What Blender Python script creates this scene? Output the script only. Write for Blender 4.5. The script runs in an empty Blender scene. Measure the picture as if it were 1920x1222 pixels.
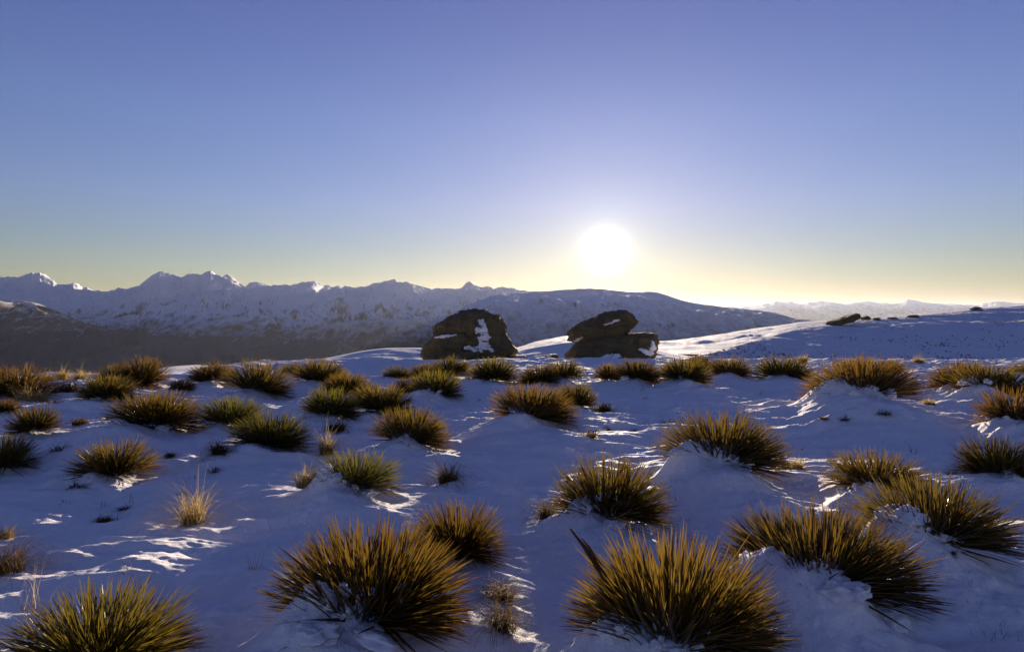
import bpy, math, random
import numpy as np
from mathutils import Vector, Matrix, noise as mnoise

random.seed(7)
rng = np.random.default_rng(7)
scene = bpy.context.scene
COL = scene.collection
PI = math.pi

# ------------------------------------------------------------------ camera
HC = 1.55            # camera height above the snow at its foot
FPX = 1280.0         # focal length in photograph pixels (24 mm on 36 mm)
HOR = 590.0          # row of the true horizon
cam_d = bpy.data.cameras.new('camera')
cam_d.lens = 24.0
cam_d.sensor_width = 36.0
cam_d.shift_y = -(611.0 - HOR) / 1920.0
cam_d.clip_start = 0.05
cam_d.clip_end = 400000.0
cam = bpy.data.objects.new('camera', cam_d)
cam.location = (0, 0, HC)
cam.rotation_euler = (PI / 2, 0, 0)
COL.objects.link(cam)
scene.camera = cam

# ------------------------------------------------------------------ sky and sun
SUN_AZ = math.atan((1135 - 960) / FPX)          # to the right of straight ahead
SUN_EL = math.atan((HOR - 470) / math.hypot(FPX, 175))
SUN_DIR = Vector((math.sin(SUN_AZ) * math.cos(SUN_EL), math.cos(SUN_AZ) * math.cos(SUN_EL), math.sin(SUN_EL)))

world = bpy.data.worlds.new('World')
scene.world = world
world.use_nodes = True
wt = world.node_tree
wt.nodes.clear()


def N(t, typ, **kw):
    n = t.nodes.new(typ)
    for k, v in kw.items():
        if k == 'inp':
            for kk, vv in v.items():
                n.inputs[kk].default_value = vv
        else:
            setattr(n, k, v)
    return n


def L(t, a, b):
    t.links.new(a, b)


def M(t, op, a, b=None, c=None):
    n = t.nodes.new('ShaderNodeMath')
    n.operation = op
    for i, v in enumerate((a, b, c)):
        if v is None:
            continue
        if isinstance(v, (int, float)):
            n.inputs[i].default_value = v
        else:
            t.links.new(v, n.inputs[i])
    return n.outputs[0]


sky = N(wt, 'ShaderNodeTexSky', sky_type='NISHITA', sun_disc=False)
sky.sun_elevation = SUN_EL
sky.sun_rotation = SUN_AZ
sky.altitude = 1500
sky.air_density = 1.0
sky.dust_density = 0.22
sky.ozone_density = 4.0
# the sun's own disc and the bright sky ring round it, by angle from the sun
geo = N(wt, 'ShaderNodeTexCoord')
dot = N(wt, 'ShaderNodeVectorMath', operation='DOT_PRODUCT')
nrm = N(wt, 'ShaderNodeVectorMath', operation='NORMALIZE')
L(wt, geo.outputs['Generated'], nrm.inputs[0])
L(wt, nrm.outputs[0], dot.inputs[0])
dot.inputs[1].default_value = SUN_DIR
ang = M(wt, 'ARCCOSINE', M(wt, 'MINIMUM', dot.outputs['Value'], 0.9999999))
deg = M(wt, 'MULTIPLY', ang, 180 / PI)


def lobe(strength, width, power):
    q = M(wt, 'POWER', M(wt, 'DIVIDE', deg, width), power)
    return M(wt, 'MULTIPLY', M(wt, 'EXPONENT', M(wt, 'MULTIPLY', q, -1.0)), strength)


def col_mul(t, val, rgb):
    c = N(t, 'ShaderNodeVectorMath', operation='SCALE')
    c.inputs[0].default_value = rgb
    L(t, val, c.inputs['Scale'])
    return c.outputs[0]


def vadd(t, a, b):
    n = N(t, 'ShaderNodeVectorMath', operation='ADD')
    L(t, a, n.inputs[0])
    L(t, b, n.inputs[1])
    return n.outputs[0]


AUR = vadd(wt, col_mul(wt, lobe(170.0, 0.40, 1.0), (1.0, 0.93, 0.78)),
           vadd(wt, col_mul(wt, lobe(2.6, 2.2, 1.0), (1.0, 0.90, 0.60)),
                col_mul(wt, lobe(1.1, 7.0, 1.0), (0.60, 1.0, 0.60))))
grade = N(wt, 'ShaderNodeVectorMath', operation='MULTIPLY')
L(wt, sky.outputs[0], grade.inputs[0])
zsep = N(wt, 'ShaderNodeSeparateXYZ')
L(wt, nrm.outputs[0], zsep.inputs[0])
air = N(wt, 'ShaderNodeValToRGB')      # tint of the air from the horizon up
for k, (pz, c) in enumerate([(0.0, (0.42, 0.268, 0.135)), (0.07, (0.645, 0.385, 0.28)), (0.155, (0.87, 0.465, 0.445)), (0.27, (0.97, 0.505, 0.525)), (0.42, (0.90, 0.44, 0.53)), (1.0, (1.0, 0.48, 0.58))]):
    e = air.color_ramp.elements[k] if k < 2 else air.color_ramp.elements.new(pz)
    e.position = pz
    e.color = (*c, 1)
L(wt, zsep.outputs['Z'], air.inputs[0])
sc2 = N(wt, 'ShaderNodeVectorMath', operation='SCALE')
L(wt, air.outputs[0], sc2.inputs[0])
sc2.inputs['Scale'].default_value = 2.0
L(wt, sc2.outputs[0], grade.inputs[1])
bg = N(wt, 'ShaderNodeBackground')
bg.inputs['Strength'].default_value = 0.055
L(wt, vadd(wt, grade.outputs[0], AUR), bg.inputs['Color'])
wo = N(wt, 'ShaderNodeOutputWorld')
L(wt, bg.outputs[0], wo.inputs['Surface'])

sun_d = bpy.data.lights.new('sun', 'SUN')
sun_d.energy = 5.0
sun_d.angle = math.radians(0.53)
sun_d.color = (1.0, 0.83, 0.62)
sun = bpy.data.objects.new('sun', sun_d)
sun.rotation_euler = SUN_DIR.to_track_quat('Z', 'Y').to_euler()
sun.location = (20, 100, 30)
COL.objects.link(sun)

vs = scene.view_settings
vs.view_transform = 'Standard'
vs.look = 'None'
vs.exposure = 1.38
vs.gamma = 1.0
vs.use_curve_mapping = False

scene.render.engine = 'CYCLES'
cy = scene.cycles
cy.use_denoising = True
try:
    cy.denoiser = 'OPENIMAGEDENOISE'
    cy.denoising_prefilter = 'ACCURATE'
except Exception:
    pass
cy.max_bounces = 5
cy.diffuse_bounces = 4
cy.glossy_bounces = 2
cy.transmission_bounces = 3
cy.transparent_max_bounces = 4
cy.volume_bounces = 0
cy.sample_clamp_indirect = 3.0
cy.caustics_reflective = False
cy.caustics_refractive = False

# ------------------------------------------------------------------ noise
def _hash(ix, iy, seed):
    h = (ix.astype(np.int64) * 374761393 + iy.astype(np.int64) * 668265263 + seed * 974711) & 0x7fffffff
    h = ((h ^ (h >> 13)) * 1274126177) & 0x7fffffff
    return ((h ^ (h >> 16)) & 0xffff) / 65536.0 * 2 * PI


def pn(x, y, seed=0):
    x = np.asarray(x, float)
    y = np.asarray(y, float)
    xi = np.floor(x)
    yi = np.floor(y)
    xf = x - xi
    yf = y - yi
    u = xf * xf * xf * (xf * (xf * 6 - 15) + 10)
    v = yf * yf * yf * (yf * (yf * 6 - 15) + 10)

    def g(ax, ay):
        a = _hash(xi + ax, yi + ay, seed)
        return np.cos(a) * (xf - ax) + np.sin(a) * (yf - ay)
    n0 = g(0, 0) * (1 - u) + g(1, 0) * u
    n1 = g(0, 1) * (1 - u) + g(1, 1) * u
    return (n0 * (1 - v) + n1 * v) * 1.5


def fbm(x, y, octv=4, seed=0, gain=0.5):
    s = 0
    a = 1.0
    for i in range(octv):
        s = s + a * pn(x, y, seed + i * 17)
        x = x * 2.03
        y = y * 2.03
        a *= gain
    return s


def ridged(x, y, octv=4, seed=0, gain=0.5):
    s = 0
    a = 1.0
    for i in range(octv):
        s = s + a * (1 - 2 * np.abs(pn(x, y, seed + i * 13)))
        x = x * 2.07
        y = y * 2.07
        a *= gain
    return s


def sst(a, b, x):
    t = np.clip((x - a) / (b - a), 0, 1)
    return t * t * (3 - 2 * t)


# ------------------------------------------------------------------ materials
def new_mat(name):
    m = bpy.data.materials.new(name)
    m.use_nodes = True
    t = m.node_tree
    t.nodes.clear()
    out = N(t, 'ShaderNodeOutputMaterial')
    p = N(t, 'ShaderNodeBsdfPrincipled')
    L(t, p.outputs[0], out.inputs['Surface'])
    return m, t, p, out


def noise_tex(t, scale, detail=4, rough=0.55, vec=None, dist=0.0):
    n = N(t, 'ShaderNodeTexNoise', inp={'Scale': scale, 'Detail': detail, 'Roughness': rough, 'Distortion': dist})
    if vec is not None:
        L(t, vec, n.inputs['Vector'])
    return n.outputs['Fac']


def ramp(t, fac, stops):
    r = N(t, 'ShaderNodeValToRGB')
    els = r.color_ramp.elements
    while len(els) < len(stops):
        els.new(0.5)
    for e, (p, c) in zip(els, stops):
        e.position = p
        e.color = (*c, 1) if len(c) == 3 else c
    L(t, fac, r.inputs[0])
    return r.outputs[0]


def mixc(t, fac, a, b):
    n = N(t, 'ShaderNodeMix', data_type='RGBA')
    for i, v in ((0, fac), (6, a), (7, b)):
        if isinstance(v, (int, float)):
            n.inputs[i].default_value = v
        elif isinstance(v, tuple):
            n.inputs[i].default_value = (*v, 1)
        else:
            L(t, v, n.inputs[i])
    return n.outputs[2]


def bump(t, p, h, strength, dist):
    b = N(t, 'ShaderNodeBump', inp={'Strength': strength, 'Distance': dist})
    L(t, h, b.inputs['Height'])
    L(t, b.outputs[0], p.inputs['Normal'])


SNOW_RGB = (0.80, 0.81, 0.86)


def mat_snow():
    m, t, p, o = new_mat('snow')
    pos = N(t, 'ShaderNodeNewGeometry').outputs['Position']
    crust = M(t, 'ADD', M(t, 'MULTIPLY', noise_tex(t, 7.0, 6, 0.7, pos), 0.55), M(t, 'MULTIPLY', noise_tex(t, 70.0, 3, 0.7, pos), 0.45))
    c = ramp(t, crust, [(0.36, (0.89, 0.85, 0.88)), (0.5, (0.96, 0.915, 0.93)), (0.64, (0.985, 0.95, 0.955))])
    L(t, c, p.inputs['Base Color'])
    p.inputs['Roughness'].default_value = 0.8
    p.inputs['Specular IOR Level'].default_value = 0.06
    h = M(t, 'ADD', noise_tex(t, 130.0, 3, 0.7, pos), M(t, 'MULTIPLY', noise_tex(t, 24.0, 5, 0.65, pos), 2.4))
    bump(t, p, h, 0.5, 0.02)
    return m


def mat_snow_far():
    """Wind-packed snow on the near slopes, with earth showing where it is thin."""
    m, t, p, o = new_mat('snow_slope')
    pos = N(t, 'ShaderNodeNewGeometry').outputs['Position']
    thin = noise_tex(t, 1.9, 6, 0.72, pos)
    big = noise_tex(t, 0.05, 3, 0.5, pos)
    f = M(t, 'ADD', thin, M(t, 'MULTIPLY', big, 0.35))
    c = ramp(t, f, [(0.0, (0.90, 0.87, 0.90)), (0.80, (0.88, 0.85, 0.88)), (0.88, (0.16, 0.11, 0.07))])
    L(t, c, p.inputs['Base Color'])
    p.inputs['Roughness'].default_value = 0.85
    p.inputs['Specular IOR Level'].default_value = 0.05
    bump(t, p, thin, 0.7, 0.25)
    return m


def mat_mountain(name, z_snow, z_band, scale, rock=(0.095, 0.08, 0.082), brown=(0.15, 0.12, 0.112), patch=1.0, bumpd=30.0):
    m, t, p, o = new_mat(name)
    g = N(t, 'ShaderNodeNewGeometry')
    pos = g.outputs['Position']
    sep = N(t, 'ShaderNodeSeparateXYZ')
    L(t, pos, sep.inputs[0])
    nsep = N(t, 'ShaderNodeSeparateXYZ')
    L(t, g.outputs['Normal'], nsep.inputs[0])
    mp = N(t, 'ShaderNodeMapping')
    mp.inputs['Scale'].default_value = (1.0, 0.35, 0.35)
    mp.inputs['Rotation'].default_value = (0, 0.35, 0.3)
    L(t, pos, mp.inputs[0])
    n1 = noise_tex(t, scale, 8, 0.68, mp.outputs[0], 0.6)
    n2 = noise_tex(t, scale * 5.5, 6, 0.75, mp.outputs[0], 0.4)
    nn = M(t, 'ADD', M(t, 'MULTIPLY', M(t, 'SUBTRACT', n1, 0.5), 2.3 * patch), M(t, 'MULTIPLY', M(t, 'SUBTRACT', n2, 0.5), 3.6 * patch))
    hz = M(t, 'DIVIDE', M(t, 'SUBTRACT', sep.outputs['Z'], z_snow), z_band)
    steep = M(t, 'MULTIPLY', M(t, 'SUBTRACT', 0.86, nsep.outputs['Z']), -4.5)
    f = M(t, 'ADD', M(t, 'ADD', hz, nn), M(t, 'MINIMUM', steep, 0.25))
    fac = M(t, 'MULTIPLY_ADD', f, 0.7, 0.5)
    fcl = N(t, 'ShaderNodeClamp')
    L(t, fac, fcl.inputs[0])
    base = mixc(t, n2, rock, brown)
    c = mixc(t, fcl.outputs[0], base, (0.78, 0.80, 0.86))
    L(t, c, p.inputs['Base Color'])
    p.inputs['Roughness'].default_value = 0.85
    p.inputs['Specular IOR Level'].default_value = 0.1
    bump(t, p, M(t, 'ADD', n1, M(t, 'MULTIPLY', n2, 0.5)), 0.8, bumpd)
    return m


def mat_leaf():
    m, t, p, o = new_mat('spear_leaf')
    a = N(t, 'ShaderNodeAttribute', attribute_name='leafdata')
    s = N(t, 'ShaderNodeSeparateColor')
    L(t, a.outputs['Color'], s.inputs[0])
    along, margin, dead = s.outputs[0], s.outputs[1], s.outputs[2]
    rnd = M(t, 'FRACT', M(t, 'ADD', a.outputs['Alpha'], N(t, 'ShaderNodeObjectInfo').outputs['Random']))
    oi = N(t, 'ShaderNodeObjectInfo')
    live = ramp(t, rnd, [(0.0, (0.022, 0.024, 0.004)), (0.55, (0.040, 0.031, 0.005)), (1.0, (0.060, 0.030, 0.006))])
    tip = mixc(t, M(t, 'MULTIPLY', M(t, 'POWER', along, 2.2), 0.85), live, (0.12, 0.060, 0.012))
    edge = mixc(t, M(t, 'MULTIPLY', M(t, 'POWER', margin, 3.0), 0.75), tip, (0.26, 0.13, 0.025))
    c = mixc(t, dead, edge, (0.065, 0.028, 0.013))
    tint = N(t, 'ShaderNodeMix', data_type='RGBA', blend_type='MULTIPLY')
    tint.inputs[0].default_value = 1.0
    L(t, c, tint.inputs[6])
    L(t, oi.outputs['Color'], tint.inputs[7])
    c = tint.outputs[2]
    L(t, c, p.inputs['Base Color'])
    p.inputs['Roughness'].default_value = 0.30
    p.inputs['Specular IOR Level'].default_value = 0.45
    tr = N(t, 'ShaderNodeBsdfTranslucent')
    tc = mixc(t, along, (0.075, 0.06, 0.007), (0.38, 0.215, 0.026))  # orange tips are the leaf's own; base darkened for shade inside the plant
    tc2 = mixc(t, dead, tc, (0.14, 0.05, 0.015))
    tint2 = N(t, 'ShaderNodeMix', data_type='RGBA', blend_type='MULTIPLY')
    tint2.inputs[0].default_value = 1.0
    L(t, tc2, tint2.inputs[6])
    L(t, oi.outputs['Color'], tint2.inputs[7])
    L(t, tint2.outputs[2], tr.inputs['Color'])
    mx = N(t, 'ShaderNodeMixShader')
    mx.inputs[0].default_value = 0.20
    L(t, p.outputs[0], mx.inputs[1])
    L(t, tr.outputs[0], mx.inputs[2])
    L(t, mx.outputs[0], o.inputs['Surface'])
    return m


def mat_grass(name, c0, c1, trans):
    m, t, p, o = new_mat(name)
    a = N(t, 'ShaderNodeAttribute', attribute_name='leafdata')
    rnd = M(t, 'FRACT', M(t, 'ADD', a.outputs['Alpha'], N(t, 'ShaderNodeObjectInfo').outputs['Random']))
    L(t, mixc(t, rnd, c0, c1), p.inputs['Base Color'])
    p.inputs['Roughness'].default_value = 0.7
    p.inputs['Specular IOR Level'].default_value = 0.1
    tr = N(t, 'ShaderNodeBsdfTranslucent')
    tr.inputs['Color'].default_value = (*trans, 1)
    mx = N(t, 'ShaderNodeMixShader')
    mx.inputs[0].default_value = 0.4
    L(t, p.outputs[0], mx.inputs[1])
    L(t, tr.outputs[0], mx.inputs[2])
    L(t, mx.outputs[0], o.inputs['Surface'])
    return m


def mat_rock():
    m, t, p, o = new_mat('schist_rock')
    pos = N(t, 'ShaderNodeNewGeometry').outputs['Position']
    n1 = noise_tex(t, 1.4, 6, 0.65, pos)
    n2 = noise_tex(t, 7.0, 5, 0.7, pos)
    base = ramp(t, n1, [(0.3, (0.17, 0.12, 0.055)), (0.55, (0.29, 0.21, 0.09)), (0.75, (0.40, 0.30, 0.12))])
    lich = ramp(t, n2, [(0.52, (0, 0, 0)), (0.66, (1, 1, 1))])
    lf = N(t, 'ShaderNodeSeparateColor')
    L(t, lich, lf.inputs[0])
    c = mixc(t, M(t, 'MULTIPLY', lf.outputs[0], 0.6), base, (0.42, 0.33, 0.12))
    L(t, c, p.inputs['Base Color'])
    p.inputs['Roughness'].default_value = 0.85
    mp = N(t, 'ShaderNodeMapping')
    mp.inputs['Scale'].default_value = (0.35, 0.35, 3.2)
    mp.inputs['Rotation'].default_value = (0.0, -0.22, 0.0)
    L(t, pos, mp.inputs[0])
    strata = noise_tex(t, 2.6, 6, 0.7, mp.outputs[0], 0.3)
    bump(t, p, M(t, 'ADD', M(t, 'ADD', n2, M(t, 'MULTIPLY', strata, 2.5)), noise_tex(t, 26.0, 4, 0.7, pos)), 1.0, 0.16)
    return m


M_SNOW = mat_snow()
M_SLOPE = mat_snow_far()
M_LEAF = mat_leaf()
M_TUSS = mat_grass('tussock_straw', (0.20, 0.14, 0.055), (0.32, 0.23, 0.10), (0.60, 0.42, 0.16))
M_TUFT = mat_grass('tussock_brown', (0.06, 0.042, 0.020), (0.13, 0.09, 0.04), (0.17, 0.10, 0.035))
M_ROCK = mat_rock()

# ------------------------------------------------------------------ mesh helpers
def mesh_np(name, verts, quads=None, tris=None, mat=None, smooth=True, attr=None):
    me = bpy.data.meshes.new(name)
    verts = np.asarray(verts, np.float32)
    nq = 0 if quads is None else len(quads)
    nt = 0 if tris is None else len(tris)
    me.vertices.add(len(verts))
    me.vertices.foreach_set('co', verts.ravel())
    loops = []
    starts = []
    if nq:
        loops.append(np.asarray(quads, np.int32).ravel())
        starts.append(np.arange(nq, dtype=np.int32) * 4)
    if nt:
        loops.append(np.asarray(tris, np.int32).ravel())
        starts.append(nq * 4 + np.arange(nt, dtype=np.int32) * 3)
    loops = np.concatenate(loops)
    me.loops.add(len(loops))
    me.loops.foreach_set('vertex_index', loops)
    me.polygons.add(nq + nt)
    me.polygons.foreach_set('loop_start', np.concatenate(starts))
    me.update(calc_edges=True)
    me.validate()
    me.polygons.foreach_set('use_smooth', np.full(len(me.polygons), bool(smooth)))
    if attr is not None:
        at = me.attributes.new('leafdata', 'FLOAT_COLOR', 'POINT')
        at.data.foreach_set('color', np.asarray(attr, np.float32).ravel())
    if mat:
        me.materials.append(mat)
    return me


def link(name, me, parent=None, label=None, cat=None, group=None, kind=None):
    o = bpy.data.objects.new(name, me)
    COL.objects.link(o)
    if parent is not None:
        o.parent = parent
    for k, v in (('label', label), ('category', cat), ('group', group), ('kind', kind)):
        if v:
            o[k] = v
    return o


def grid_quads(nr, nc):
    i = np.arange(nr * nc).reshape(nr, nc)
    return np.stack([i[:-1, :-1], i[:-1, 1:], i[1:, 1:], i[1:, :-1]], -1).reshape(-1, 4)


# ------------------------------------------------------------------ the near plateau
K = FPX * HC
SLOPE = 0.003


def depth_at(py):
    return K / (py - HOR + FPX * SLOPE)


def smooth_ground(x, y):
    """Height of the plateau without drifts: a gentle rise, then a crest and the fall beyond it."""
    x = np.asarray(x, float)
    y = np.asarray(y, float)
    px = 960 + FPX * x / np.maximum(y, 1.0)
    left = 1 - sst(300, 520, px)
    yc = 21.5 - 4.8 * left
    z = SLOPE * np.minimum(y, yc)
    d = np.maximum(y - yc, 0)
    fall_r = -(0.074 + 0.02 * (1 - sst(560, 860, px))) * d * sst(0, 4, d)
    fall_l = -0.34 * (np.sqrt(d * d + 4) - 2)
    return z + fall_r * (1 - left) + fall_l * left


def drifts(x, y):
    w = sst(0.5, 2.0, y) * 0.0 + 1.0
    wx = x + 0.25 * pn(x * 0.9, y * 0.9, 91)
    wy = y + 0.22 * pn(x * 0.8, y * 0.8, 92)
    z = 0.060 * fbm(x / 2.3, y / 1.7, 3, 3)
    z = z + 0.052 * fbm(wx / 0.95 + 0.25 * wy, wy / 0.42, 3, 11, 0.45)
    z = z + 0.020 * pn(wx / 0.36 + 0.3 * wy, wy / 0.145, 23)
    z = z + 0.034 * np.maximum(pn(wx / 0.52, wy / 0.46, 29), -0.25)
    z = z + 0.0085 * pn(x / 0.13, y / 0.075, 31) * (0.4 + sst(-0.2, 0.4, pn(x / 0.9, y / 0.7, 37)))
    z = z + 0.0045 * pn(x / 0.06, y / 0.04, 33)
    return z * w


# spear plants: (centre px, base row, left px, right px, top row, snow, label)
P = [
    (690, 1188, 500, 885, 968, 1.0, 'big spear plant with white snow lumps in its open front, left of centre'),
    (183, 1268, 0, 365, 1095, 0.3, 'big spear plant cut by the lower picture edge in the left corner'),
    (1255, 1255, 1058, 1468, 1015, 1.0, 'big spear plant cut by the lower edge with a tall broken stalk'),
    (1540, 1128, 1345, 1730, 950, 1.0, 'wide spear plant with dark red dead leaves in its snowy front'),
    (858, 1052, 760, 955, 930, 0.35, 'dark spear plant just behind the big one with snow lumps in front'),
    (1755, 1043, 1600, 1890, 893, 0.9, 'wide ragged spear plant on a snow hump behind the red dead leaved one'),
    (1145, 980, 1030, 1260, 846, 0.8, 'round spear plant on a snow mound right of a dark tussock, straight below the rocks'),
    (1640, 925, 1540, 1738, 845, 0.7, 'low spear plant half hidden by the ragged one in front of it'),
    (1352, 892, 1228, 1475, 770, 1.0, 'large arched spear plant with snow caught under its leaves, below the sun to the right'),
    (1872, 897, 1795, 1950, 808, 0.5, 'spear plant cut by the right edge, above the wide ragged plant'),
    (668, 930, 574, 760, 848, 0.8, 'spear plant with pale frosted left leaves, behind the biggest central plant'),
    (215, 888, 148, 284, 820, 0.3, 'lone fan shaped spear plant with widely spaced leaves on the left snow'),
    (507, 838, 440, 575, 776, 0.4, 'flare tinted green spear plant sloping down to the right, lower of the touching pair'),
    (432, 800, 378, 490, 752, 0.6, 'flare tinted green spear plant, upper left of the touching pair'),
    (292, 806, 200, 380, 738, 0.6, 'wide dark spear plant with two tufts, left of the touching flare tinted pair'),
    (66, 818, 25, 108, 769, 0.3, 'small open spear plant near the left edge, below the big dark dome'),
    (5, 875, -50, 62, 813, 0.2, 'dark spear plant cut by the left edge, below the small open one'),
    (768, 832, 700, 836, 770, 0.8, 'spear plant on a snow mound in the middle, below the joined frosted pair'),
    (616, 788, 570, 668, 735, 0.6, 'frosted spear plant, left one of the joined pair'),
    (712, 776, 658, 768, 725, 0.4, 'brown spear plant, right one of the joined pair'),
    (998, 788, 912, 1082, 712, 0.9, 'large domed spear plant between the two rock outcrops on a snow mound'),
    (1078, 758, 1040, 1116, 714, 0.5, 'small spear plant touching the right side of the large domed one'),
    (816, 744, 770, 864, 694, 0.7, 'spear plant with snow in its front, in the second row beneath the left rock'),
    (764, 736, 735, 792, 704, 0.4, 'small dark spear plant against the left side of the snowy fronted one'),
    (926, 716, 880, 970, 678, 0.3, 'spear plant right of the left rock, at the right end of its row'),
    (845, 710, 802, 884, 679, 0.3, 'spear plant directly under the middle of the left rock'),
    (744, 706, 718, 772, 683, 0.2, 'low spear plant at the left end of the row under the left rock'),
    (794, 707, 768, 818, 681, 0.2, 'spear plant under the left corner of the left rock'),
    (1010, 722, 975, 1050, 690, 0.4, 'spear plant just above the large domed one, left of two'),
    (1056, 714, 1018, 1094, 676, 0.4, 'spear plant at the foot of the stacked right rocks, left side'),
    (1142, 714, 1112, 1172, 684, 0.4, 'small spear plant in front of the stacked rocks, left of a denser one'),
    (1192, 718, 1152, 1236, 681, 0.5, 'dense spear plant straight in front of the stacked rocks'),
    (1282, 720, 1235, 1330, 677, 0.5, 'spear plant just right of the stacked rocks, in front of a smaller one'),
    (1366, 702, 1330, 1406, 664, 0.5, 'spear plant on the crest where the right slope begins'),
    (1312, 694, 1282, 1342, 671, 0.3, 'low spear plant on the crest, between two bigger ones right of the rocks'),
    (1466, 710, 1417, 1516, 669, 0.5, 'neat round spear plant standing alone under the right snow slope'),
    (1618, 754, 1513, 1718, 690, 1.0, 'sprawling spear plant with patches of snow through its dead leaves'),
    (1606, 703, 1570, 1642, 671, 0.3, 'spear plant directly behind the sprawling snow patched one'),
    (1669, 702, 1645, 1692, 675, 0.2, 'small tuft like spear plant right behind the sprawling one'),
    (1800, 728, 1750, 1852, 681, 0.6, 'spear plant at the left of the overlapping pair near the right edge'),
    (1856, 738, 1792, 1918, 690, 0.7, 'spear plant at the right of the overlapping pair near the right edge'),
    (1896, 803, 1840, 1965, 732, 0.8, 'spear plant cut by the right edge, below the overlapping pair'),
    (1918, 700, 1896, 1944, 678, 0.2, 'small spear plant at the right edge on the far crest'),
    (480, 738, 422, 542, 679, 0.5, 'large dark spear plant on the left crest with a smaller one joined on its left'),
    (397, 722, 358, 438, 689, 0.4, 'golden spear plant joined to the left of the large dark crest plant'),
    (340, 734, 318, 364, 712, 0.4, 'tiny spear plant, first of the row on the left crest'),
    (650, 738, 605, 694, 697, 0.5, 'dark spear plant in front of the wide low one, left of centre'),
    (602, 716, 553, 648, 683, 0.5, 'wide low golden spear plant on the crest left of centre'),
    (545, 708, 525, 568, 685, 0.2, 'small spear plant on the crest touching the wide low golden one'),
    (265, 720, 222, 309, 669, 0.2, 'tall dome shaped spear plant standing against the dark valley'),
    (214, 722, 184, 252, 684, 0.2, 'dark spear plant leaning on the left of the tall dome'),
    (204, 752, 154, 252, 707, 0.4, 'spear plant in front of the tall dome and its dark neighbour'),
    (32, 742, -34, 92, 683, 0.1, 'big dark spear plant dome at the left edge against the valley'),
    (8, 778, -14, 34, 756, 0.2, 'small dark spear plant at the left edge, under the big dome'),
]

PL = []
for i, (cx, base, x0, x1, top, snow, lab) in enumerate(P):
    w = x1 - x0
    dep = (base - 586) / FPX
    rpy = base - 0.10 * w * dep
    y = float(depth_at(rpy))
    cx2 = 0.5 * (x0 + x1)
    for _ in range(4):
        W = (1.10 if w > 140 else 1.24) * w / FPX * y
        hum = (0.05 + 0.08 * snow) * W
        y = (HC - hum) / ((rpy - HOR) / FPX + SLOPE)
    x = (cx2 - 960) / FPX * y
    z0 = float(smooth_ground(x, y)) + hum
    ztop = HC - (top - HOR) / FPX * (y + 0.06 * W)
    H = max(ztop - z0, 0.36 * W) * (1.0 if w > 140 else 1.14)
    PL.append(dict(i=i, x=x, y=y, W=W, H=H, hum=hum, snow=snow, label=lab, wpx=w))


BANK = {0: 0.10, 2: 0.12, 3: 0.20, 5: 0.20, 6: 0.10, 8: 0.14, 36: 0.14, 40: 0.10, 41: 0.08, 10: 0.10, 18: 0.08}


def mounds(x, y):
    z = np.zeros_like(x)
    near = np.zeros_like(x)
    for p in PL:
        W = p['W']
        mx = p['x'] - 0.12 * W
        my = p['y'] - 0.26 * W
        sel = (np.abs(x - mx) < 1.6 * W) & (np.abs(y - my) < 1.9 * W)
        if not sel.any():
            continue
        dx = (x[sel] - mx) / W
        dy = (y[sel] - my) / W
        bx_ = (x[sel] - p['x']) / (0.62 * W)
        by_ = (y[sel] - p['y'] + 0.08 * W) / (0.70 * W)
        hummock = p['hum'] * np.exp(-bx_ * bx_ - by_ * by_)
        # steep on the right, long tail to the left and towards the camera
        sx = np.where(dx > 0, 0.24, 0.40)
        sy = np.where(dy > 0, 0.26, 0.48)
        r2 = (dx / sx) ** 2 + (dy / sy) ** 2
        g = np.exp(-r2)
        n = 0.75 + 0.5 * pn(x[sel] / (0.33 * W) + 7 * p['i'], y[sel] / (0.33 * W), 51)
        h = (0.02 + 0.13 * p['snow']) * W * g * n
        if p['i'] in BANK:
            lx_ = (x[sel] - p['x'] + 0.27 * W) / (0.17 * W)
            ly_ = (y[sel] - p['y'] + 0.02 * W) / (0.26 * W)
            h = h + BANK[p['i']] * W * np.exp(-(lx_ ** 2 + ly_ ** 2) ** 1.2)
        g2 = np.exp(-r2 * 0.8)
        lump = np.maximum(fbm(x[sel] / (0.085 * W), y[sel] / (0.085 * W), 3, 61), -0.2)
        h = h + 0.013 * W * (0.25 + p['snow']) * g2 * lump
        z[sel] = np.maximum(z[sel], hummock) + h
        # wind scoop on the sunward right side
        ex = (x[sel] - p['x'] - 0.36 * W) / (0.24 * W)
        ey = (y[sel] - p['y'] + 0.12 * W) / (0.34 * W)
        z[sel] -= 0.05 * W * np.exp(-ex * ex - ey * ey)
    return z


def ground_z(x, y):
    x = np.atleast_1d(np.asarray(x, float))
    y = np.atleast_1d(np.asarray(y, float))
    fade = 1 - 0.5 * sst(22, 34, y)
    return smooth_ground(x, y) + drifts(x, y) * fade + mounds(x, y)


def build_snow_field():
    ys = np.concatenate([np.linspace(-8, 0.6, 14), np.linspace(0.8, 2.3, 22),
                         np.exp(np.linspace(math.log(2.4), math.log(25), 640)), np.exp(np.linspace(math.log(25.2), math.log(170), 80))])
    cols = np.concatenate([np.linspace(-3200, -120, 70), np.arange(-100, 2022, 2.2), np.linspace(2040, 5100, 70)])
    Y, C = np.meshgrid(ys, cols, indexing='ij')
    g = np.where(Y > 1.2, Y, 1.2 + (1.2 - Y) * 0.9)
    X = (C - 960) / FPX * g
    Z = ground_z(X.ravel(), Y.ravel()).reshape(X.shape)
    me = mesh_np('snow_field', np.stack([X, Y, Z], -1).reshape(-1, 3), grid_quads(*X.shape), mat=M_SNOW)
    link('snow_field', me, kind='structure', label='rippled snow covering the near plateau')


build_snow_field()

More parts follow.
